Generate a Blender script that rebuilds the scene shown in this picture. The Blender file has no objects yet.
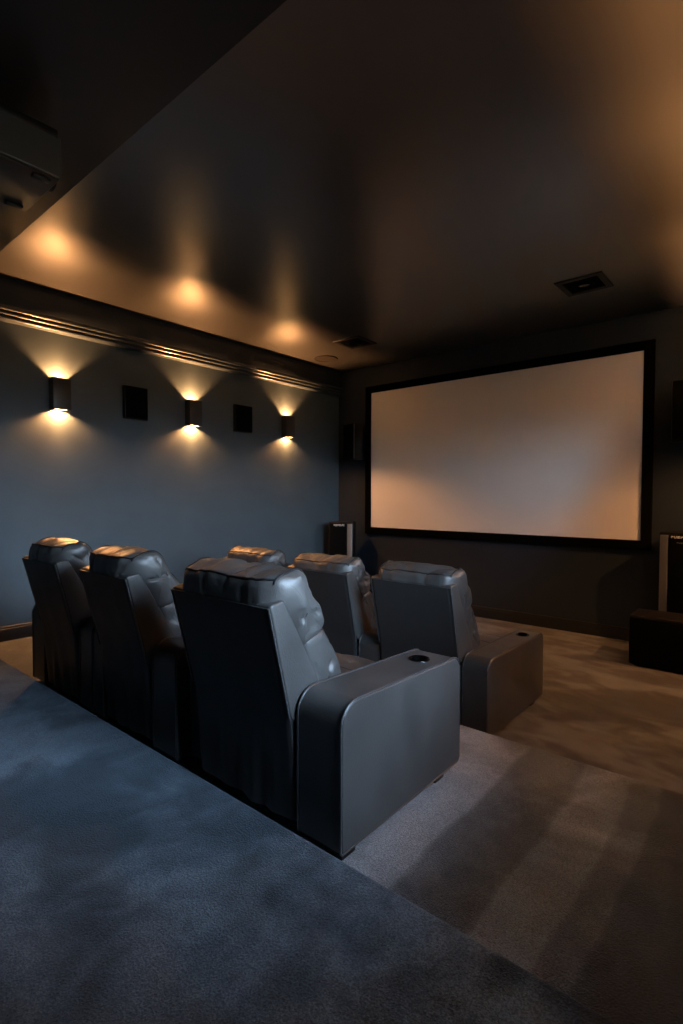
import bpy, bmesh, math, random
from mathutils import Vector, Matrix, noise
random.seed(4)
C = bpy.context.scene.collection
S = 1.3            # metres per layout unit (layout z = 0 is the lens height)
ZF = 1.1825        # lens height above the front floor, layout units
PI = math.pi

# ------------------------------------------------------------------ materials
def mat(name, col, rough=0.5, spec=0.5, var=0.0, vscale=4.0, bump=0.0, bscale=60.0, metal=0.0, rvar=0.0,
        emit=None, estr=0.0, coat=0.0, detail=3.0, stretch=(1, 1, 1)):
    m = bpy.data.materials.new(name); m.use_nodes = True
    nt = m.node_tree; b = nt.nodes['Principled BSDF']
    b.inputs['Base Color'].default_value = (*col, 1)
    b.inputs['Roughness'].default_value = rough
    b.inputs['Metallic'].default_value = metal
    b.inputs['Specular IOR Level'].default_value = spec
    if coat: b.inputs['Coat Weight'].default_value = coat
    if emit:
        b.inputs['Emission Color'].default_value = (*emit, 1); b.inputs['Emission Strength'].default_value = estr
    if var or bump or rvar:
        geo = nt.nodes.new('ShaderNodeNewGeometry')
        mp = nt.nodes.new('ShaderNodeMapping'); mp.inputs['Scale'].default_value = stretch
        nt.links.new(geo.outputs['Position'], mp.inputs['Vector'])
    if var or rvar:
        n = nt.nodes.new('ShaderNodeTexNoise'); n.inputs['Scale'].default_value = vscale; n.inputs['Detail'].default_value = detail
        nt.links.new(mp.outputs[0], n.inputs['Vector'])
        if var:
            r = nt.nodes.new('ShaderNodeMapRange')
            r.inputs['From Min'].default_value = .3; r.inputs['From Max'].default_value = .7
            r.inputs['To Min'].default_value = 1 - var; r.inputs['To Max'].default_value = 1 + var
            nt.links.new(n.outputs['Fac'], r.inputs['Value'])
            mx = nt.nodes.new('ShaderNodeVectorMath'); mx.operation = 'SCALE'
            mx.inputs[0].default_value = col
            nt.links.new(r.outputs[0], mx.inputs['Scale'])
            nt.links.new(mx.outputs[0], b.inputs['Base Color'])
        if rvar:
            r2 = nt.nodes.new('ShaderNodeMapRange')
            r2.inputs['From Min'].default_value = .3; r2.inputs['From Max'].default_value = .7
            r2.inputs['To Min'].default_value = rough - rvar; r2.inputs['To Max'].default_value = rough + rvar
            nt.links.new(n.outputs['Fac'], r2.inputs['Value']); nt.links.new(r2.outputs[0], b.inputs['Roughness'])
    if bump:
        n2 = nt.nodes.new('ShaderNodeTexNoise'); n2.inputs['Scale'].default_value = bscale; n2.inputs['Detail'].default_value = 4
        nt.links.new(mp.outputs[0], n2.inputs['Vector'])
        bp = nt.nodes.new('ShaderNodeBump'); bp.inputs['Strength'].default_value = bump; bp.inputs['Distance'].default_value = .01
        nt.links.new(n2.outputs['Fac'], bp.inputs['Height']); nt.links.new(bp.outputs[0], b.inputs['Normal'])
    return m

def carpet_mat(name, col, stripes=False, lo=.34, hi=1.30, stretch=(1, 1, 1)):
    """Cut pile carpet: fine tufts plus large patches where the nap has been brushed the other way."""
    m = bpy.data.materials.new(name); m.use_nodes = True
    nt = m.node_tree; N = nt.nodes; L = nt.links; b = N['Principled BSDF']
    b.inputs['Roughness'].default_value = .95; b.inputs['Specular IOR Level'].default_value = .1
    b.inputs['Sheen Weight'].default_value = .25; b.inputs['Sheen Roughness'].default_value = .5
    b.inputs['Sheen Tint'].default_value = (*[min(1, c * 5) for c in col], 1)
    geo = N.new('ShaderNodeNewGeometry')
    warp = N.new('ShaderNodeTexNoise'); warp.inputs['Scale'].default_value = 1.3; warp.inputs['Detail'].default_value = 2
    mpp = N.new('ShaderNodeMapping'); mpp.inputs['Scale'].default_value = stretch; L.new(geo.outputs['Position'], mpp.inputs['Vector'])
    L.new(mpp.outputs[0], warp.inputs['Vector'])
    wadd = N.new('ShaderNodeVectorMath'); wadd.operation = 'MULTIPLY_ADD'
    wadd.inputs[1].default_value = (.6, .6, 0)
    L.new(warp.outputs['Color'], wadd.inputs[0]); L.new(mpp.outputs[0], wadd.inputs[2])
    def noise_node(scale, det, vec, rough=.55):
        n = N.new('ShaderNodeTexNoise'); n.inputs['Scale'].default_value = scale; n.inputs['Detail'].default_value = det
        n.inputs['Roughness'].default_value = rough
        L.new(vec, n.inputs['Vector']); return n.outputs['Fac']
    def rng(v, a, c, lo, hi):
        r = N.new('ShaderNodeMapRange'); r.interpolation_type = 'SMOOTHSTEP'
        for k, x in zip(('From Min', 'From Max', 'To Min', 'To Max'), (a, c, lo, hi)): r.inputs[k].default_value = x
        L.new(v, r.inputs['Value']); return r.outputs[0]
    def mul(a, c):
        q = N.new('ShaderNodeMath'); q.operation = 'MULTIPLY'; L.new(a, q.inputs[0]); L.new(c, q.inputs[1]); return q.outputs[0]
    patch = rng(noise_node(1.25, 4, wadd.outputs[0], .6), .41, .60, lo, hi)
    small = rng(noise_node(5.0, 3, wadd.outputs[0]), .35, .65, .88, 1.12)
    tuft = rng(noise_node(230, 2, geo.outputs['Position'], .7), .3, .7, .55, 1.45)
    v = mul(mul(patch, small), tuft)
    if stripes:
        # vacuum-cleaner lanes: the nap lies one way, then the other, in lanes along the tier; the darkest strip, by the right wall, is painted shade
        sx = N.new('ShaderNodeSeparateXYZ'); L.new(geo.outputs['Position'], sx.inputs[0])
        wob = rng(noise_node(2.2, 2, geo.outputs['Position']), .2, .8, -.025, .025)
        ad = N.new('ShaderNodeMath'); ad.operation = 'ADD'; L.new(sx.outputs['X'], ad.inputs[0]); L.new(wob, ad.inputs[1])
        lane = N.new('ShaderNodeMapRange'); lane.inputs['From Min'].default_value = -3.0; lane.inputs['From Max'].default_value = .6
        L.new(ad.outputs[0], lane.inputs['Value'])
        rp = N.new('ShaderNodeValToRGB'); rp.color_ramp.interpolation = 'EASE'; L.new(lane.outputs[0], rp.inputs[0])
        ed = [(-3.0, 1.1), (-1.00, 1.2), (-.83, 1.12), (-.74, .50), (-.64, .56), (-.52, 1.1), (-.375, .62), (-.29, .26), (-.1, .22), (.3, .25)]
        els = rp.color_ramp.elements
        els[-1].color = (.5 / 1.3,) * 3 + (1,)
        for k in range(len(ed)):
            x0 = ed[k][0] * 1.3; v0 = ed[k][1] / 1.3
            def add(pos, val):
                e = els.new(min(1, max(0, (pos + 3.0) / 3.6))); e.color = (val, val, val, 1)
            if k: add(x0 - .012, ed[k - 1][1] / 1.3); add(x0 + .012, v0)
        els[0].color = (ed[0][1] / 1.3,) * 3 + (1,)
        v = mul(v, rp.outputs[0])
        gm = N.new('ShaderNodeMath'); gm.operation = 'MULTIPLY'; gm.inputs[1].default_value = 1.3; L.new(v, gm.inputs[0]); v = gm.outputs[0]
    sc = N.new('ShaderNodeVectorMath'); sc.operation = 'SCALE'; sc.inputs[0].default_value = col
    L.new(v, sc.inputs['Scale']); L.new(sc.outputs[0], b.inputs['Base Color'])
    bp = N.new('ShaderNodeBump'); bp.inputs['Strength'].default_value = .7; bp.inputs['Distance'].default_value = .012
    L.new(noise_node(160, 3, geo.outputs['Position'], .7), bp.inputs['Height']); L.new(bp.outputs[0], b.inputs['Normal'])
    return m

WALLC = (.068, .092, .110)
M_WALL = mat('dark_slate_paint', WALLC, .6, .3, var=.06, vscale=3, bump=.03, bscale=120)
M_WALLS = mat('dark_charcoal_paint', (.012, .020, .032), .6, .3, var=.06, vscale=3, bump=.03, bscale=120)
M_BASE = mat('near_black_baseboard_paint', (.012, .014, .017), .4, .4)
M_BULK = mat('shaded_slate_paint', (.014, .020, .028), .6, .3, var=.06, vscale=3)  # bulkhead: the wall's slate paint darkened, its shade put into the colour
M_TRIM = mat('dark_satin_trim_paint', (.034, .044, .054), .32, .5)
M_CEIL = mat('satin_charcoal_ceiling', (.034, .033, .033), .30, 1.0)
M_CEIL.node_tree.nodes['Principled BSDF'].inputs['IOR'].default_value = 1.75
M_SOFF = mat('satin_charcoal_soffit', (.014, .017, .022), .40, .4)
M_CARP = carpet_mat('grey_cut_pile_carpet', (.070, .088, .106))
M_CARPF = carpet_mat('grey_brushed_pile_carpet', (.105, .103, .106), False, .50, 1.15, (.8, 1.5, 1))
M_CARPS = carpet_mat('grey_striped_and_shaded_carpet', (.138, .146, .154), True, .74, 1.25)
M_LEATH = mat('black_grey_leather', (.042, .041, .040), .43, .5, var=.26, vscale=5, stretch=(1, 1, .45), bump=.10, bscale=240, rvar=.07)
M_LEATHR = mat('black_leather_rear', (.026, .026, .026), .48, .35, var=.10, vscale=9, bump=.10, bscale=240, rvar=.05)
M_PIPE = mat('leather_piping', (.035, .037, .039), .36, .5)
M_SEAM = mat('dark_seam_piping', (.008, .008, .009), .5, .3)
M_FOOT = mat('black_plastic', (.008, .008, .009), .4, .4)
M_CUP = mat('black_chrome', (.10, .10, .105), .22, .5, metal=1)
M_SCON = mat('black_powder_coat', (.030, .027, .025), .36, .5)
M_BLK = mat('black_speaker_lacquer', (.006, .006, .007), .5, .2)
M_GRILL = mat('black_speaker_cloth', (.003, .0035, .004), .9, .02, bump=.3, bscale=700)
M_SILV = mat('brushed_aluminium', (.24, .24, .245), .5, .5, metal=.9)
M_WHITE = mat('white_lettering', (.85, .84, .80), .4, .5)
M_SCRN = mat('silver_white_screen_fabric', (.90, .87, .83), .62, .5, metal=.5)
M_VELV = mat('black_velvet', (.002, .002, .002), .95, .02)
M_REFL = mat('satin_metal_reflector', (.60, .58, .55), .35, .5, metal=.6)
M_LENS = mat('warm_lamp_lens', (.8, .7, .5), .4, .3, emit=(1.0, .58, .22), estr=22)
M_PROJ = mat('dark_grey_projector_case', (.055, .057, .06), .4, .5)
M_PROJD = mat('black_projector_base', (.012, .012, .013), .38, .5)
M_VENT = mat('black_vent_metal', (.002, .002, .002), .8, .03)
M_VFR = mat('dark_bronze_frame', (.020, .017, .015), .5, .3)
M_WFR = mat('dark_window_frame', (.02, .02, .022), .4, .5)
def glass():
    m = bpy.data.materials.new('window_glass'); m.use_nodes = True
    nt = m.node_tree; nt.nodes.remove(nt.nodes['Principled BSDF'])
    t = nt.nodes.new('ShaderNodeBsdfTransparent'); g = nt.nodes.new('ShaderNodeBsdfGlossy'); g.inputs['Roughness'].default_value = .02
    fr = nt.nodes.new('ShaderNodeFresnel'); mx = nt.nodes.new('ShaderNodeMixShader')
    nt.links.new(fr.outputs[0], mx.inputs[0]); nt.links.new(t.outputs[0], mx.inputs[1]); nt.links.new(g.outputs[0], mx.inputs[2])
    nt.links.new(mx.outputs[0], nt.nodes['Material Output'].inputs[0]); return m
M_GLASS = glass()

# ------------------------------------------------------------------ mesh helpers (layout units; scaled by S on linking)
def NB(): return bmesh.new()
def box(bm, x0, x1, y0, y1, z0, z1, bev=0.0, seg=2):
    r = bmesh.ops.create_cube(bm, size=1)
    for v in r['verts']:
        v.co = Vector(((x0 + x1) / 2 + v.co.x * (x1 - x0), (y0 + y1) / 2 + v.co.y * (y1 - y0), (z0 + z1) / 2 + v.co.z * (z1 - z0)))
    if bev:
        es = list({e for v in r['verts'] for e in v.link_edges})
        bmesh.ops.bevel(bm, geom=es, offset=bev, segments=seg, profile=.5, affect='EDGES')
    return bm
def rounded(pts, rad, n=6):
    out = []; k = len(pts)
    for i in range(k):
        p = Vector(pts[i]); a = Vector(pts[i - 1]); c = Vector(pts[(i + 1) % k])
        r = rad[i] if isinstance(rad, (list, tuple)) else rad
        if r <= 0: out.append(p); continue
        d1 = (a - p).normalized(); d2 = (c - p).normalized()
        ang = d1.angle(d2); t = min(r / math.tan(ang / 2), (a - p).length * .48, (c - p).length * .48)
        r2 = t * math.tan(ang / 2); cen = p + (d1 + d2).normalized() * (r2 / math.sin(ang / 2))
        s = p + d1 * t - cen; e = p + d2 * t - cen
        tot = s.angle(e); sg = 1 if s.x * e.y - s.y * e.x > 0 else -1
        for j in range(n + 1):
            th = sg * tot * j / n
            out.append(cen + Vector((s.x * math.cos(th) - s.y * math.sin(th), s.x * math.sin(th) + s.y * math.cos(th))))
    return out
def extrude_x(bm, prof, x0, x1, bev=0.0, seg=3):
    """prof: list of (y,z); capped prism along x with rolled cap edges."""
    a = [bm.verts.new((x0, p[0], p[1])) for p in prof]; b = [bm.verts.new((x1, p[0], p[1])) for p in prof]
    n = len(prof)
    fa = bm.faces.new(a); fb = bm.faces.new(list(reversed(b)))
    for i in range(n): bm.faces.new((a[i], b[i], b[(i + 1) % n], a[(i + 1) % n]))
    bmesh.ops.recalc_face_normals(bm, faces=bm.faces)
    if bev:
        bmesh.ops.bevel(bm, geom=list(fa.edges) + list(fb.edges), offset=bev, segments=seg, profile=.5, affect='EDGES')
    return bm
def tube(bm, path, r, closed=False, n=6):
    P = [Vector(p) for p in path]; k = len(P); rings = []
    up = Vector((0, 0, 1))
    for i in range(k):
        if closed: t = P[(i + 1) % k] - P[i - 1]
        else: t = P[min(i + 1, k - 1)] - P[max(i - 1, 0)]
        t.normalize(); u = up if abs(t.dot(up)) < .95 else Vector((1, 0, 0))
        s = t.cross(u).normalized(); w = s.cross(t)
        rings.append([bm.verts.new(P[i] + (s * math.cos(2 * PI * j / n) + w * math.sin(2 * PI * j / n)) * r) for j in range(n)])
    for i in range(k if closed else k - 1):
        A, B = rings[i], rings[(i + 1) % k]
        for j in range(n): bm.faces.new((A[j], A[(j + 1) % n], B[(j + 1) % n], B[j]))
    if not closed:
        bm.faces.new(rings[0]); bm.faces.new(list(reversed(rings[-1])))
    bmesh.ops.recalc_face_normals(bm, faces=bm.faces)
    return bm
def lathe(bm, prof, cx, cy, n=32, axis='z'):
    """prof: list of (r,h) from one end to the other; r=0 ends close it."""
    rings = []
    for r, h in prof:
        if r <= 1e-6: rings.append([bm.verts.new((cx, cy, h))])
        else: rings.append([bm.verts.new((cx + r * math.cos(2 * PI * j / n), cy + r * math.sin(2 * PI * j / n), h)) for j in range(n)])
    for A, B in zip(rings, rings[1:]):
        for j in range(n):
            q = [A[j % len(A)], A[(j + 1) % len(A)], B[(j + 1) % len(B)], B[j % len(B)]]
            u = []
            for v in q:
                if v not in u: u.append(v)
            if len(u) > 2: bm.faces.new(u)
    bmesh.ops.recalc_face_normals(bm, faces=bm.faces)
    return bm
def catmull(pts, n=6):
    out = []; k = len(pts)
    for i in range(k):
        p0, p1, p2, p3 = (Vector(pts[(i + j) % k]) for j in (-1, 0, 1, 2))
        for s in range(n):
            t = s / n
            out.append(.5 * ((2 * p1) + (p2 - p0) * t + (2 * p0 - 5 * p1 + 4 * p2 - p3) * t * t + (3 * p1 - p0 - 3 * p2 + p3) * t ** 3))
    return out
def loop_normals(L):
    k = len(L); area = sum(L[i].x * L[(i + 1) % k].y - L[(i + 1) % k].x * L[i].y for i in range(k))
    sg = 1 if area > 0 else -1; out = []
    for i in range(k):
        t = (L[(i + 1) % k] - L[i - 1]).normalized(); out.append(Vector((t.y, -t.x)) * sg)
    return out
def cushion(bm, pts, x0, x1, r=.04, puff=.008, wr=.006, seed=0, n=6, mid=26, pucker=.006, sag=0.0, cap=.30, plan=0.0):
    """Stuffed leather cushion: a closed (y,z) outline swept along x, rounded at both ends, creased and puckered."""
    L = catmull(pts, n); N = loop_normals(L); k = len(L)
    th = [i * PI / 2 / 5 for i in range(6)]
    st = [(x0 + r * (1 - math.sin(t)), r * (1 - math.cos(PI / 2 - t))) for t in reversed(th)]
    st = [(x0 + r * (1 - math.cos(t)), r * (1 - math.sin(t))) for t in th[1:]]
    xs = [x0 + r + (x1 - x0 - 2 * r) * i / mid for i in range(1, mid)]
    st = st + [(x, 0) for x in xs] + [(x0 + x1 - s[0], s[1]) for s in reversed(st)]
    rings = []
    for x, d in st:
        u = (2 * x - x0 - x1) / (x1 - x0); ring = []
        for i in range(k):
            p = Vector((x * 7 + seed * 3.1, L[i].x * 9, L[i].y * 9))
            w = noise.noise(p) * wr + noise.noise(p * 2.7) * wr * .55
            ridge = 1 - abs(noise.noise(Vector((x * 13 + seed, L[i].x * 5, L[i].y * 5 + seed))) * 2)
            w -= max(0, ridge - .72) * wr * 3.0
            pk = pucker * math.sin(x * 70 + seed) * max(0, abs(u) - .25) * .5
            off = puff * (1 - u ** 4) - d + w + pk * noise.noise(Vector((L[i].x * 20, L[i].y * 20, seed)))
            q = L[i] + N[i] * off
            e = min(x - x0, x1 - x)
            if plan and e < .085:      # rear corners rounded in plan
                q.x += plan * (1 - e / .085) ** 2 * min(1, max(0, (.035 - L[i].x) / .10))
            ring.append(bm.verts.new((x, q.x, q.y - sag * (u * u))))
        rings.append(ring)
    for A, B in zip(rings, rings[1:]):
        for j in range(k): bm.faces.new((A[j], A[(j + 1) % k], B[(j + 1) % k], B[j]))
    for R, sg in ((rings[0], -1), (rings[-1], 1)):          # stuffed, creased end panels
        c = sum((v.co for v in R), Vector()) / k; prev = R
        for f in (.86, .70, .53, .36, .2):
            ring = []
            for v in R:
                q = c + (v.co - c) * f
                p = Vector((q.x * 5 + seed, q.y * 16, q.z * 16)); ridge = 1 - abs(noise.noise(p * .8) * 2)
                q.x += sg * (r * cap * (1 - f * f) + wr * 1.1 * noise.noise(p) * (1 - f) * 2 - wr * 2.4 * max(0, ridge - .7) * 2)
                ring.append(bm.verts.new(q))
            for j in range(k): bm.faces.new((prev[j], prev[(j + 1) % k], ring[(j + 1) % k], ring[j]))
            prev = ring
        cv = bm.verts.new(sum((v.co for v in prev), Vector()) / k)
        for j in range(k): bm.faces.new((prev[j], prev[(j + 1) % k], cv))
    bmesh.ops.recalc_face_normals(bm, faces=bm.faces)
    return [[v.co.copy() for v in R] for R in rings]
def obj(name, bm, m, parent=None, loc=(0, 0, 0), rotz=0.0, smooth=35, kind=None):
    me = bpy.data.meshes.new(name)
    if parent is None:           # top-level layout space: lens height -> floor height
        pass
    bmesh.ops.scale(bm, vec=(S, S, S), verts=bm.verts)
    bm.normal_update(); bm.to_mesh(me); bm.free()
    me.materials.append(m)
    if smooth:
        me.shade_smooth(); me.set_sharp_from_angle(angle=math.radians(smooth))
    o = bpy.data.objects.new(name, me); C.objects.link(o)
    if parent: o.parent = parent; o.location = [v * S for v in loc]
    else: o.location = (loc[0] * S, loc[1] * S, (loc[2] + ZF) * S)
    o.rotation_euler.z = rotz
    if kind: o['kind'] = kind
    return o
def thing(name, label, cat, loc, rotz=0.0, group=None):
    o = bpy.data.objects.new(name, None); C.objects.link(o)
    o.location = (loc[0] * S, loc[1] * S, (loc[2] + ZF) * S); o.rotation_euler.z = rotz
    o.empty_display_size = .1
    o['label'] = label; o['category'] = cat
    if group: o['group'] = group
    return o
def copy_tree(o, parent=None):
    c = o.copy(); C.objects.link(c); c.parent = parent
    for ch in list(o.children): copy_tree(ch, c)
    return c
def struct(name, bm, m, smooth=35, parent=None): return obj(name, bm, m, parent, smooth=smooth, kind='structure' if parent is None else None)

# ------------------------------------------------------------------ layout numbers
XW, XR, YS, YB = -4.057, .34, 4.765, -3.4
ZC, ZS, YSOF = 1.4624, 1.342, 1.017
FZ, MZ, TZ, MY, TY = -1.1825, -1.0, -.87, 2.0725, .9437
WT = .1

# ------------------------------------------------------------------ room shell
struct('floor', box(NB(), XW - WT, XR + WT, YB - WT, YS + WT, FZ - .1, FZ), M_CARPF)
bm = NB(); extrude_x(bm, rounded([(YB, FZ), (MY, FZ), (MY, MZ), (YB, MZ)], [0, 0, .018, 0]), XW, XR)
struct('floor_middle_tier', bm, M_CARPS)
bm = NB(); extrude_x(bm, rounded([(YB, MZ), (TY, MZ), (TY, TZ), (YB, TZ)], [0, 0, .02, 0]), XW, XR)
struct('floor_top_tier', bm, M_CARP)
struct('wall_left', box(NB(), XW - WT, XW, YB - WT, YS + WT, FZ, ZC + .15), M_WALL)
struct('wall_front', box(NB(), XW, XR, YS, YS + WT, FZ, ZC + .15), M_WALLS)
struct('wall_back', box(NB(), XW, XR, YB - WT, YB, FZ, ZC + .15), M_WALL)
WY0, WY1, WZ0, WZ1 = .78, 1.70, -.22, 1.00
bm = NB()
VY0, VY1, VZ0, VZ1 = 3.14, 3.60, .20, .90
for a in ((YB - WT, WY0, FZ, ZC + .15), (WY1, VY0, FZ, ZC + .15), (VY1, YS + WT, FZ, ZC + .15), (WY0, WY1, FZ, WZ0), (WY0, WY1, WZ1, ZC + .15),
          (VY0, VY1, FZ, VZ0), (VY0, VY1, VZ1, ZC + .15)):
    box(bm, XR, XR + WT, *a)
struct('wall_right', bm, M_WALL)
bm = NB(); box(bm, XW, XR, YSOF - .02, YS, ZC, ZC + .1)
struct('ceiling', bm, M_CEIL)
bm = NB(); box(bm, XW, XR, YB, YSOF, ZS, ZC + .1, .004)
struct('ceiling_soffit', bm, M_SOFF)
# window in the right wall, behind the lens' right shoulder: the room's daylight
bm = NB(); fx0, fx1 = XR + .03, XR + .07
for a in ((WY0, WY0 + .04, WZ0, WZ1), (WY1 - .04, WY1, WZ0, WZ1), (WY0 + .04, WY1 - .04, WZ0, WZ0 + .04), (WY0 + .04, WY1 - .04, WZ1 - .04, WZ1),
          ((WY0 + WY1) / 2 - .02, (WY0 + WY1) / 2 + .02, WZ0 + .04, WZ1 - .04)):
    box(bm, fx0, fx1, *a)
wf = struct('window_1', bm, M_WFR)
bm = NB(); box(bm, XR + .047, XR + .053, WY0 + .04, WY1 - .04, WZ0 + .04, WZ1 - .04)
wp = struct('window_pane', bm, M_GLASS, parent=wf)
bm = NB()
for a in ((VY0, VY0 + .04, VZ0, VZ1), (VY1 - .04, VY1, VZ0, VZ1), (VY0 + .04, VY1 - .04, VZ0, VZ0 + .04), (VY0 + .04, VY1 - .04, VZ1 - .04, VZ1)):
    box(bm, fx0, fx1, *a)
wf3 = struct('window_added', bm, M_WFR)  # unseen window, added to bring daylight onto the screen
struct('window_pane', box(NB(), XR + .047, XR + .053, VY0 + .04, VY1 - .04, VZ0 + .04, VZ1 - .04), M_GLASS, parent=wf3)
# bulkhead and cornice along both side walls
def cornice_prof(s):
    XB = .052
    return XB
def side_bulkhead(name_b, name_c, xw, s, y0):
    b = NB(); xa, xb = sorted((xw, xw + s * .052)); box(b, xa, xb, y0, YS, 1.262, ZC, .003)
    struct(name_b, b, M_BULK)
    b = NB()
    # stepped moulding with three reeds under the bulkhead, outline in (x,z) swept along y
    pr = [(0, 1.275), (.062, 1.275)]
    z = 1.264
    for k in range(3):
        zc = 1.252 - k * .029; pk = .066 - k * .010
        for t in range(7):
            a = PI / 2 - t * PI / 6
            pr.append((pk + .012 * math.cos(a) , zc + .0125 * math.sin(a)))
    pr += [(.036, 1.180), (0, 1.178)]
    ra = [b.verts.new((xw + s * p[0], y0, p[1])) for p in pr]; rb = [b.verts.new((xw + s * p[0], YS - .002, p[1])) for p in pr]
    b.faces.new(ra); b.faces.new(list(reversed(rb)))
    for i in range(len(pr)): b.faces.new((ra[i], ra[(i + 1) % len(pr)], rb[(i + 1) % len(pr)], rb[i]))
    bmesh.ops.recalc_face_normals(b, faces=b.faces)
    struct(name_c, b, M_TRIM)
side_bulkhead('trim_1', 'trim_2', XW, 1, YSOF)
side_bulkhead('trim_3', 'trim_4', XR, -1, YSOF)
def base_prof(bm, horizontal, wall, s, a0, a1, zf, h=.105):
    pr = [(0, zf), (.016, zf), (.016, zf + h - .022), (.013, zf + h - .019), (.013, zf + h - .007), (.010, zf + h - .005), (.009, zf + h), (0, zf + h)]
    def pt(p, a): return (wall + s * p[0], a, p[1]) if not horizontal else (a, wall + s * p[0], p[1])
    ra = [bm.verts.new(pt(p, a0)) for p in pr]; rb = [bm.verts.new(pt(p, a1)) for p in pr]
    bm.faces.new(ra); bm.faces.new(list(reversed(rb)))
    for i in range(len(pr)): bm.faces.new((ra[i], ra[(i + 1) % len(pr)], rb[(i + 1) % len(pr)], rb[i]))
    bmesh.ops.recalc_face_normals(bm, faces=bm.faces); return bm
bm = NB(); base_prof(bm, False, XW, 1, TY, MY, MZ); base_prof(bm, False, XW, 1, MY, YS, FZ); base_prof(bm, False, XW, 1, YB, TY, TZ)
struct('baseboard_left', bm, M_BASE)
struct('baseboard_front', base_prof(NB(), True, YS, -1, XW + .016, XR - .016, FZ), M_BASE)
bm = NB(); base_prof(bm, False, XR, -1, TY, MY, MZ); base_prof(bm, False, XR, -1, MY, YS, FZ); base_prof(bm, False, XR, -1, YB, TY, TZ)
struct('baseboard_right', bm, M_BASE)

# ------------------------------------------------------------------ projection screen
scr = thing('projection_screen', 'wide white projection screen in a black border on the far wall', 'projection screen', (-2.205, YS, .404))
ox, oz = -2.205, .404
bm = NB(); box(bm, -3.5573 - ox, -.8525 - ox, -.022, -.014, -.3524 - oz, 1.1603 - oz)
obj('screen_fabric', bm, M_SCRN, scr, smooth=0)
bm = NB()
fw = .074; x0, x1, z0, z1 = -3.5573 - ox, -.8525 - ox, -.3524 - oz, 1.1603 - oz
yo, yf = 0, -.040
rings = []
for (e, y) in ((fw, yo), (fw, yf + .006), (fw - .006, yf), (.006, yf), (0, yf + .006), (0, -.018)):
    rings.append([bm.verts.new(v) for v in ((x0 - e, y, z0 - e), (x1 + e, y, z0 - e), (x1 + e, y, z1 + e), (x0 - e, y, z1 + e))])
for A, B in zip(rings, rings[1:]):
    for j in range(4): bm.faces.new((A[j], A[(j + 1) % 4], B[(j + 1) % 4], B[j]))
bmesh.ops.recalc_face_normals(bm, faces=bm.faces)
obj('screen_frame', bm, M_VELV, scr, smooth=0)

# ------------------------------------------------------------------ recliners
def carve(o, bmc):
    """cut a solid out of object o (plain boolean, baked into its mesh)."""
    me = bpy.data.meshes.new('cut'); bmesh.ops.scale(bmc, vec=(S, S, S), verts=bmc.verts); bmc.to_mesh(me); bmc.free()
    c = bpy.data.objects.new('cut', me); C.objects.link(c); c.parent = o.parent; c.location = o.location
    md = o.modifiers.new('b', 'BOOLEAN'); md.object = c; md.operation = 'DIFFERENCE'; md.solver = 'EXACT'
    bpy.context.view_layer.update()
    dg = bpy.context.evaluated_depsgraph_get(); new = bpy.data.meshes.new_from_object(o.evaluated_get(dg))
    o.modifiers.clear(); o.data = new; new.set_sharp_from_angle(angle=math.radians(28))
    wn = o.modifiers.new('weighted_normals', 'WEIGHTED_NORMAL'); wn.keep_sharp = True
    bpy.data.objects.remove(c); bpy.data.meshes.remove(me)

def arm_part(root, x0, x1, y0, y1, zt0, zt1, outer, cup, seed):
    prof = rounded([(y0, .025), (y1, .025), (y1, zt1), (y0, zt0)], [.012, .02, .05, .068], 8)
    bm = NB(); extrude_x(bm, prof, x0, x1, .010, 3)
    a = obj('armrest', bm, M_LEATH, root, smooth=50)
    for xe in ((x1 - .0045, x0 + .0045)):
        path = [(xe, p[0] + (-.0005 if p[0] < (y0 + y1) / 2 else .0005), p[1] + (.0012 if p[1] > .2 else 0)) for p in prof]
        sgn = 1 if xe > (x0 + x1) / 2 else -1
        b = NB(); tube(b, [(xe + sgn * 0, p[1], p[2]) for p in path], .0034, True, 6)
        pp = obj('piping', b, M_PIPE, a, smooth=60)
    # feet
    for yy in (y0 + .045, y1 - .125):
        b = NB(); box(b, x1 - .075, x1 - .012, yy - .03, yy + .03, 0, .030, .003)
        obj('foot', b, M_FOOT, a)
    if cup:
        cx, cy = (x0 + x1) / 2 + .002, y1 - .150; zt = zt0 + (zt1 - zt0) * (cy - y0) / (y1 - y0)
        rr = min(.030, (x1 - x0) * .22)
        c = NB(); lathe(c, [(0, zt - .085), (rr, zt - .085), (rr, zt + .05), (0, zt + .05)], cx, cy, 32); carve(a, c)
        b = NB(); lathe(b, [(rr - .001, zt - .002), (rr + .007, zt + .001), (rr + .007, zt + .005), (rr + .002, zt + .007), (rr - .004, zt + .005),
                            (rr - .005, zt - .08), (0, zt - .082), (0, zt - .0845), (rr - .001, zt - .0845), (rr - .001, zt - .002)], cx, cy, 32)
        obj('cup_holder', b, M_CUP, a, smooth=40)
    return a

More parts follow.
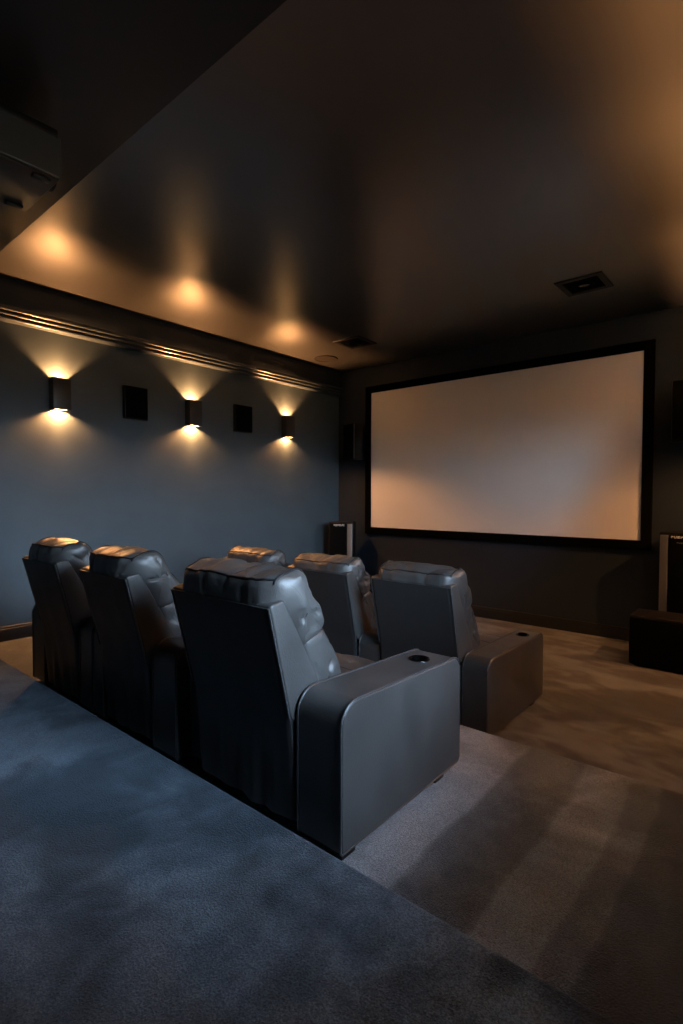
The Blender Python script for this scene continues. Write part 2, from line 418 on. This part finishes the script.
def recliner(label, xl, xr, y0, zfloor, arms, zs=1.0, arm_h=(.44, .415), arm_len=.675, seed=0, group=None):
    """xl..xr: the back shell; arms: [(x0,x1,has_cup,front)], layout x. y0: rear of the arms."""
    cx = (xl + xr) / 2
    root = thing('recliner', label, 'recliner', (cx, y0, zfloor), 0, group)
    l, r = xl - cx, xr - cx
    Z = lambda z: z * zs
    il, ir = l - .004, r + .004
    # wedge-shaped back shell
    prof = rounded([(-.098, Z(.698)), (-.012, Z(.34)), (.185, Z(.30)), (.127, Z(.40)), (-.042, Z(.707))], [.010, .06, .01, 0, .012], 5)
    bm = NB(); extrude_x(bm, prof, l, r, .007, 3)
    sh = obj('back_shell', bm, M_LEATH, root, smooth=45)
    # rear covering: dark panel hung over the shell, pleated towards the hem
    bm = NB(); nx, nz = 46, 34; grid = []
    for i in range(nx + 1):
        col = []
        u = i / nx; x = l + .006 + (r - l - .012) * u
        for j in range(nz + 1):
            t = j / nz
            z = Z(.690) + (.045 - Z(.690)) * t
            yb = -.098 + (-.012 + .098) * min(1, (Z(.690) - z) / (Z(.690) - Z(.34))) if z > Z(.34) else -.012 + .03 * (Z(.34) - z) / Z(.34)
            k = max(0, t - .62) / .38
            f = math.sin(u * 23 + 3 * noise.noise(Vector((u * 4, t * 1.2, seed)))) * .5 + noise.noise(Vector((u * 9 + seed, t * 1.6, seed * 2))) * 1.0
            y = yb - .0055 - .010 * k * (1 + f) * math.sin(PI * min(1, max(0, u))) ** .6 - .0025 * noise.noise(Vector((u * 5, t * 5, seed + 7))) * math.sin(PI * t)
            e = min(u, 1 - u) * (r - l); y += max(0, .008 - e) * .7
            col.append(bm.verts.new((x, y, z)))
        grid.append(col)
    for i in range(nx):
        for j in range(nz): bm.faces.new((grid[i][j], grid[i + 1][j], grid[i + 1][j + 1], grid[i][j + 1]))
    bnd = [e for e in bm.edges if e.is_boundary]
    ex = bmesh.ops.extrude_edge_only(bm, edges=bnd)
    for v in ex['geom']:
        if isinstance(v, bmesh.types.BMVert): v.co.y += .012
    bmesh.ops.recalc_face_normals(bm, faces=bm.faces)
    obj('rear_panel', bm, M_LEATHR, root, smooth=60)
    # piping along the shell's rear side edges
    for xe in (l + .004, r - .004):
        bm = NB(); tube(bm, [(xe, -.100, Z(.690)), (xe, -.058, Z(.52)), (xe, -.020, Z(.36))], .0038)
        obj('piping', bm, M_PIPE, sh, smooth=60)
    # head pillow rolled over the top of the shell
    hp = [(-.095, .686), (-.096, .726), (-.090, .752), (-.072, .768), (-.020, .784), (.028, .786), (.060, .764), (.076, .728), (.086, .708), (.116, .672),
          (.133, .630), (.131, .598), (.112, .578), (.050, .560), (.000, .575), (-.035, .625), (-.075, .655)]
    hp = [(a, Z(b) - (zs - 1) * .26) if b > .7 else (a, Z(b)) for a, b in hp]
    if zs > 1: hp = [(a, Z(.690)) if k == 0 else (a, b) for k, (a, b) in enumerate(hp)]
    def offs(ring, c, d): return [p + (p - c).normalized() * d for p in ring]
    bm = NB(); n = 5; R = cushion(bm, hp, l + .004, r + .004, .026, .004, .0075, seed, n, 34, .006, .004, .16, .062)
    hd = obj('head_pillow', bm, M_LEATH, root, smooth=75)
    for st in (4, len(R) - 5):
        c = sum(R[st], Vector()) / len(R[st])
        bm = NB(); tube(bm, offs(R[st][n * 2:n * 12], c, .0012), .0034); obj('piping', bm, M_SEAM, hd, smooth=60)
    seam = [ring[n * 2 + 3] + Vector((0, -.001, .001)) for ring in R[4:-4]]
    bm = NB(); tube(bm, seam, .0034); obj('seam', bm, M_SEAM, hd, smooth=60)
    # lumbar cushion
    lc = [(.050, .575), (.112, .586), (.140, .575), (.178, .530), (.218, .455), (.244, .395), (.244, .352), (.222, .325), (.165, .318), (.120, .355), (.080, .440), (.045, .520)]
    lc = [(a, Z(b)) for a, b in lc]
    bm = NB(); R = cushion(bm, lc, l + .006, r - .002, .026, .006, .007, seed + 5, n, 30, .012, 0, .06)
    lu = obj('lumbar_cushion', bm, M_LEATH, root, smooth=75)
    for st in (4, len(R) - 5):
        c = sum(R[st], Vector()) / len(R[st])
        bm = NB(); tube(bm, offs(R[st][n * 2:n * 6 + 2], c, .0012), .0034); obj('piping', bm, M_SEAM, lu, smooth=60)
    # seat, base, leg-rest
    sx0, sx1 = il, ir
    sc_ = [(.16, .31), (.30, .328), (.45, .336), (.58, .333), (.655, .312), (.672, .27), (.655, .225), (.55, .205), (.35, .205), (.18, .215)]
    bm = NB(); cushion(bm, [(a * arm_len / .675, b) for a, b in sc_], sx0 + .004, sx1 - .004, .03, .008, .004, seed + 9, 4, 24, .004, .004, 0)
    st = obj('seat_cushion', bm, M_LEATH, root, smooth=75)
    bm = NB(); tube(bm, [(sx0 + .02 + (sx1 - sx0 - .04) * i / 10, .46 * arm_len / .675, .3445 - .004 * abs(i - 5) / 5) for i in range(11)], .0035)
    obj('seam', bm, M_PIPE, st, smooth=60)
    bm = NB(); box(bm, sx0 + .002, sx1 - .002, .05, arm_len - .05, .03, .215, .006)
    obj('base', bm, M_LEATHR, root)
    lr = [(arm_len - .05, .06), (arm_len - .012, .055), (arm_len + .006, .08), (arm_len + .010, .14), (arm_len + .004, .20), (arm_len - .02, .222), (arm_len - .05, .215)]
    bm = NB(); cushion(bm, lr, sx0 + .004, sx1 - .004, .012, .003, .003, seed + 13, 4, 20, .003, 0, 0)
    obj('leg_rest', bm, M_LEATH, root, smooth=75)
    for k, (ax0, ax1, cup) in enumerate(arms):
        arm_part(root, ax0 - cx, ax1 - cx, 0 if ax0 > cx or seed != 1 else .055, arm_len, arm_h[0], arm_h[1], ax0 > cx, cup, seed + k)
    return root

YA = 1.055
recliner('nearest and largest recliner, dark leather, at the right end of the rear row', -1.545, -1.062, YA, MZ,
         [(-1.056, -.885, True), (-1.672, -1.551, True)], seed=1, group='rear row of recliners')
recliner('black leather recliner in the rear row, the middle one between its two neighbours', -2.235, -1.848, YA, MZ,
         [(-1.842, -1.680, True), (-2.342, -2.241, True)], seed=2, group='rear row of recliners')
recliner('black leather recliner at the left end of the rear row, nearest the lit left wall', -2.880, -2.486, YA, MZ,
         [(-2.480, -2.348, True), (-3.050, -2.886, True)], seed=3, group='rear row of recliners')
YF, AHF, ALF = 2.31, (.402, .392), .755
recliner('grey leather recliner at the right end of the front row, below the screen', -1.660, -1.182, YF, FZ,
         [(-1.176, -1.040, True)], 1.08, AHF, ALF, seed=4, group='front row of recliners')
recliner('grey leather recliner in the middle of the front row, just right of the nearest recliner', -2.300, -1.822, YF, FZ,
         [(-1.816, -1.668, True)], 1.08, AHF, ALF, seed=5, group='front row of recliners')
recliner('front row recliner with only its orange-lit head pillow showing above the nearest recliner', -2.945, -2.466, YF, FZ,
         [(-2.460, -2.308, True), (-3.085, -2.951, True)], 1.08, AHF, ALF, seed=6, group='front row of recliners')

# ------------------------------------------------------------------ wall sconces (up and down lights)
LAMP = (1.0, .43, .145)
def sconce(xw, s, yc, label, up, down):
    t = thing('wall_sconce', label, 'wall lamp', (xw, yc, .7325), 0 if s > 0 else PI, 'up-and-down wall sconces on the %s wall' % ('left' if s > 0 else 'right'))
    w, d, h, k = .061, .078, .112, .004
    bm = NB()
    box(bm, .002, .002 + k, -w, w, -h, h); box(bm, d - k, d, -w, w, -h, h, .0012)
    box(bm, .002 + k, d - k, -w, -w + k, -h, h); box(bm, .002 + k, d - k, w - k, w, -h, h)
    obj('housing', bm, M_SCON, t)
    bm = NB(); box(bm, 0, .002, -w + .004, w - .004, -h, h); obj('back_plate', bm, M_REFL, t)
    lx, hu, hd = .019, .055, .030       # lamps sit recessed in the housing: deeper above than below
    bm = NB(); box(bm, .002, d - k, -w + k, w - k, -h + hd + .004, h - hu - .004); obj('lamp_module', bm, M_SCON, t)
    for sg, hh, yb in ((1, hu, .046), (-1, hd, .036)):
        for sy in (-1, 1):
            z0_, z1_ = sorted((sg * (h - hh - .004), sg * (h - .001))); y0_, y1_ = sorted((sy * yb, sy * (yb + .003)))
            obj('baffle', box(NB(), .002, d - k, y0_, y1_, z0_, z1_), M_SCON, t)
        bm = NB(); zz = sg * (h - hh - .004)
        lathe(bm, [(0, zz), (.020, zz), (.020, zz + sg * .002), (.017, zz + sg * .004), (0, zz + sg * .004)], lx, 0, 20); obj('lamp', bm, M_LENS, t)
        ld = bpy.data.lights.new('uplight' if sg > 0 else 'downlight', 'SPOT'); ld.energy = up if sg > 0 else down; ld.color = LAMP
        ld.spot_size = math.radians(168); ld.spot_blend = .35; ld.shadow_soft_size = .020
        lo = bpy.data.objects.new('lamp_light', ld); C.objects.link(lo); lo.parent = t; lo.location = (lx * S, 0, sg * (h - hh + .002) * S)
        lo.rotation_euler = (PI if sg > 0 else 0, 0, 0)
    return t
UP, DN = 74.0, 58.0
sconce(XW, 1, 1.597, 'black up-and-down wall sconce on the left wall, nearest the camera', UP, DN)
sconce(XW, 1, 2.721, 'black up-and-down wall sconce between the two wall speakers on the left wall', UP, DN)
sconce(XW, 1, 3.890, 'black up-and-down wall sconce on the left wall, nearest the screen', UP, DN * .62)
sconce(XR, -1, 1.92, 'black up-and-down wall sconce on the right wall beside the window', UP * 2.2, 0.4)
sconce(XR, -1, 2.90, 'black up-and-down wall sconce in the middle of the right wall', UP * 3.4, DN * .12)
sconce(XR, -1, 4.02, 'black up-and-down wall sconce on the right wall, nearest the screen', UP * 7.0, DN * 1.3)

# ------------------------------------------------------------------ speakers
def surround(loc, rot, w, h, d, label, group):
    t = thing('wall_speaker', label, 'speaker', loc, rot, group)
    # local: x out of the wall
    bm = NB(); box(bm, 0, d * .72, -w, w, -h, h, .004); obj('cabinet', bm, M_BLK, t)
    bm = NB(); box(bm, d * .72, d, -w + .008, w - .008, -h + .008, h - .008, .006, 3); obj('grille', bm, M_GRILL, t)
    return t
surround((XW, 2.185, .752), 0, .100, .132, .052, 'flat black wall speaker between the first and second left wall sconces', 'surround speakers on the left wall')
surround((XW, 3.295, .752), 0, .104, .130, .052, 'flat black wall speaker between the second and third left wall sconces', 'surround speakers on the left wall')
def wedge_speaker(loc, rot, w, h, label):
    t = thing('wall_speaker', label, 'speaker', loc, rot, 'front wall speakers beside the screen')
    bm = NB(); box(bm, -w, w, -.12, 0, -h, h, .004); obj('cabinet', bm, M_BLK, t)
    bm = NB(); box(bm, -w + .006, w - .022, -.132, -.12, -h + .01, h - .01, .004); obj('grille', bm, M_GRILL, t)
    bm = NB(); box(bm, w - .016, w - .004, -.126, -.12, -h + .01, h - .01, .001); obj('trim_strip', bm, M_PROJ, t)
    bm = NB(); box(bm, -.03, .03, -.03, .085, -.06, .06); obj('bracket', bm, M_BLK, t)
    return t
wedge_speaker((-3.705, YS - .085, .610), math.radians(-12), .100, .205, 'black box speaker high on the far wall, left of the screen')
wedge_speaker((-.535, YS - .085, .635), math.radians(10), .115, .225, 'black box speaker high on the far wall, cut by the right photo edge')
def letters(bm, n, x0, cw, h, y, z, seed):
    rnd = random.Random(seed)
    for k in range(n):
        x = x0 + k * cw; w = cw * .74; b = cw * .2
        box(bm, x, x + b, y - .002, y, z, z + h)
        if k % 2 == 0: box(bm, x + b, x + w, y - .002, y, z + h - b, z + h)
        if k % 3 != 1: box(bm, x + b, x + w, y - .002, y, z + h * .45, z + h * .45 + b)
        if k % 3 != 0: box(bm, x + b, x + w, y - .002, y, z, z + b)
        if k % 3 != 2: box(bm, x + w - b, x + w, y - .002, y, z + h * .4, z + h)
    return bm
def tower(loc, rot, strip_side, h, label, wb, lh, small):
    t = thing('tower_speaker', label, 'speaker', loc, rot, 'tower speakers flanking the screen')
    w, d = .135, .21
    bm = NB(); box(bm, -w, w, 0, d, .02, h, .005); obj('cabinet', bm, M_BLK, t)
    bm = NB(); box(bm, -w - .012, w + .012, -.01, d + .01, 0, .02, .004); obj('plinth', bm, M_BLK, t)
    sw = .056
    g0, g1 = (-w + .01, w - sw - .016) if strip_side > 0 else (-w + sw + .016, w - .01)
    bm = NB(); box(bm, g0, g1, -.014, 0, .05, h - .014, .005, 3); obj('grille', bm, M_GRILL, t)
    s0, s1 = (w - sw - .006, w - .006) if strip_side > 0 else (-w + .006, -w + sw + .006)
    bm = NB(); box(bm, s0, s1, -.010, 0, .05, h - .018, .004, 3); o = obj('trim_strip', bm, M_SILV, t); o['label'] = 'upright satin metal strip'
    bm = NB(); n = 8; letters(bm, n, wb[0], (wb[1] - wb[0]) / n, lh, -.0142, h - .022 - lh, 3); obj('badge_lettering', bm, M_WHITE, t, smooth=0)
    if small:
        bm = NB(); letters(bm, 5, g0 + .05, .012, .008, -.0142, h - .075, 5); obj('model_lettering', bm, M_SILV, t, smooth=0)
    return t
def tower_loc(fl, fr): return ((fl[0] + fr[0]) / 2, (fl[1] + fr[1]) / 2, FZ)
tower(tower_loc((-3.805, 4.300), (-3.57, 4.435)), math.radians(29.9), 1, .895, 'black tower speaker with a bright metal strip, in the far left corner', (-.075, .045), .020, False)
tower(tower_loc((-.690, 4.530), (-.425, 4.478)), math.radians(-11), -1, .915, 'black tower speaker standing behind the subwoofer, cut by the right photo edge', (-.052, .115), .016, True)
def sub(x0, x1, h, label):
    t = thing('subwoofer', label, 'subwoofer', ((x0 + x1) / 2, 4.07, FZ), 0, 'subwoofers on the floor below the screen')
    w = (x1 - x0) / 2
    bm = NB(); box(bm, -w, w, .012, .31, .012, h, .008, 3); obj('cabinet', bm, M_BLK, t)
    bm = NB(); box(bm, -w + .004, w - .004, 0, .012, .016, h - .012, .005, 3); obj('grille', bm, M_GRILL, t)
    for sx in (-1, 1):
        for yy in (.05, .27):
            bm = NB(); lathe(bm, [(0, 0), (.018, 0), (.020, .012), (0, .012)], sx * (w - .05), yy, 16); obj('foot', bm, M_FOOT, t)
    return t
sub(-.795, -.28, .352, 'black box subwoofer on the floor, right of the screen in front of a tower speaker')
sub(-3.50, -3.02, .352, 'black box subwoofer mostly hidden behind the front row, left of the screen')

# ------------------------------------------------------------------ ceiling fittings
t = thing('ceiling_speaker', 'small round speaker flush in the ceiling near the far left corner', 'speaker', (-3.730, 4.170, ZC))
bm = NB(); lathe(bm, [(.122, 0), (.126, -.004), (.124, -.010), (.112, -.011), (.110, -.006)], 0, 0, 40); obj('rim', bm, M_VFR, t, smooth=40)
bm = NB(); lathe(bm, [(0, -.009), (.07, -.0085), (.1105, -.0065), (.1105, -.001), (0, -.001)], 0, 0, 40); obj('grille', bm, M_VFR, t)
def vent(cx, cy, label, rot):
    t = thing('ceiling_downlight', label, 'ceiling light', (cx, cy, ZC), rot, 'square recessed ceiling fittings')
    a, b = .152, .112
    bm = NB(); rings = []
    for e, z in ((a, 0), (a, -.006), (a - .006, -.010), (b + .004, -.010), (b, -.006), (b, -.001)):
        rings.append([bm.verts.new((sx * e, sy * e, z)) for sx, sy in ((-1, -1), (1, -1), (1, 1), (-1, 1))])
    for A, B in zip(rings, rings[1:]):
        for j in range(4): bm.faces.new((A[j], A[(j + 1) % 4], B[(j + 1) % 4], B[j]))
    bmesh.ops.recalc_face_normals(bm, faces=bm.faces); obj('frame', bm, M_VFR, t, smooth=0)
    bm = NB(); box(bm, -b, b, -b, b, -.004, -.001); obj('back_plate', bm, M_VENT, t)
    bm = NB(); lathe(bm, [(.036, -.004), (.060, -.004), (.060, -.018), (.052, -.022), (.040, -.014), (.036, -.004)], 0, 0, 32); obj('lamp_ring', bm, M_VENT, t, smooth=40)
    bm = NB(); lathe(bm, [(0, -.004), (.036, -.004), (.034, -.010), (0, -.013)], 0, 0, 32); obj('lamp_glass', bm, M_CUP, t)
    return t
vent(-3.126, 3.906, 'square black recessed ceiling fitting near the round ceiling speaker', math.radians(2))
vent(-1.067, 3.857, 'square black recessed ceiling fitting above the right half of the screen', math.radians(-1))

# ------------------------------------------------------------------ projector under the soffit
pj = thing('projector', 'dark boxy projector hung under the soffit at the top left', 'projector', (-2.157, .81, ZS))
zt, zb, w = -.040, -.212, .163
bm = NB(); extrude_x(bm, rounded([(-.70, zb), (0, zb), (0, zt - .03), (-.02, zt), (-.70, zt)], [.01, .012, .012, .01, .01], 4), -w, w, .008, 3)
obj('case', bm, M_PROJ, pj)
bm = NB(); box(bm, -w + .006, w + .0015, -.69, -.012, zt - .036, zt - .004, .004); obj('top_cover', bm, M_PROJD, pj)
bm = NB(); box(bm, -w + .004, w - .004, -.69, -.010, zb - .006, zb + .004, .002); obj('base_plate', bm, M_PROJD, pj)
for sx, yy in ((-1, -.06), (1, -.06), (1, -.62), (-1, -.62)):
    bm = NB(); box(bm, sx * (w - .030) - .012, sx * (w - .030) + .012, yy - .028, yy + .028, zb - .014, zb - .004, .002); obj('foot', bm, M_FOOT, pj)
bm = NB(); box(bm, -.02, .03, -.38, -.30, zb - .009, zb - .005, .001); obj('latch', bm, M_FOOT, pj)
bm = NB(); tube(bm, [(0, -.03, -.125), (0, .03, -.125)], .055, False, 28); le = obj('lens_barrel', bm, M_FOOT, pj, smooth=40)
bm = NB(); tube(bm, [(0, .024, -.125), (0, .033, -.125)], .042, False, 28); obj('lens_glass', bm, M_CUP, le, smooth=40)
bm = NB(); box(bm, -.10, .10, -.50, -.22, zt - .002, 0, .002); obj('ceiling_mount', bm, M_FOOT, pj)

# ------------------------------------------------------------------ light: overcast sky through the window
w = bpy.data.worlds.new('sky'); bpy.context.scene.world = w; w.use_nodes = True
nt = w.node_tree; bg = nt.nodes['Background']; bg.inputs['Strength'].default_value = 15.5
tc = nt.nodes.new('ShaderNodeTexCoord'); sp = nt.nodes.new('ShaderNodeSeparateXYZ'); rp = nt.nodes.new('ShaderNodeValToRGB')
nt.links.new(tc.outputs['Generated'], sp.inputs[0]); nt.links.new(sp.outputs['Z'], rp.inputs[0]); nt.links.new(rp.outputs[0], bg.inputs['Color'])
rp.color_ramp.elements[0].position = 0.0; rp.color_ramp.elements[0].color = (.03, .035, .03, 1)      # ground and hedge outside
rp.color_ramp.elements[1].position = .10; rp.color_ramp.elements[1].color = (.60, .80, 1.0, 1)       # overcast sky
e = rp.color_ramp.elements.new(.55); e.color = (.50, .71, 1.0, 1)
e = rp.color_ramp.elements.new(.80); e.color = (.13, .22, .36, 1)
def portal(cx, cy, cz, sx, sz, d):
    ld = bpy.data.lights.new('window_portal', 'AREA'); ld.shape = 'RECTANGLE'; ld.size = sx * S; ld.size_y = sz * S; ld.cycles.is_portal = True
    lo = bpy.data.objects.new('window_portal', ld); C.objects.link(lo); lo.location = (cx * S, cy * S, (cz + ZF) * S)
    lo.rotation_euler = Vector(d).to_track_quat('-Z', 'Z').to_euler()
portal(XR + .09, (WY0 + WY1) / 2, (WZ0 + WZ1) / 2, WY1 - WY0, WZ1 - WZ0, (-1, 0, 0))
portal(XR + .09, (VY0 + VY1) / 2, (VZ0 + VZ1) / 2, VY1 - VY0, VZ1 - VZ0, (-1, 0, 0))

# ------------------------------------------------------------------ camera
F, YAW, PIT, ROL = 521.146, .69987, .03069, .001887
cd = bpy.data.cameras.new('camera'); cam = bpy.data.objects.new('camera', cd); C.objects.link(cam)
cd.sensor_fit = 'VERTICAL'; cd.sensor_height = 36; cd.lens = F / 1024 * 36; cd.clip_start = .02
fwd = Vector((-math.sin(YAW) * math.cos(PIT), math.cos(YAW) * math.cos(PIT), -math.sin(PIT)))
cam.location = (0, 0, ZF * S)
q = fwd.to_track_quat('-Z', 'Y')
cam.rotation_euler = (q.to_matrix().to_4x4() @ Matrix.Rotation(ROL, 4, 'Z')).to_euler()
sc = bpy.context.scene; sc.camera = cam
sc.view_settings.view_transform = 'Standard'; sc.view_settings.look = 'None'
sc.view_settings.gamma = 1; sc.view_settings.use_curve_mapping = False
sc.view_settings.exposure = 1.8
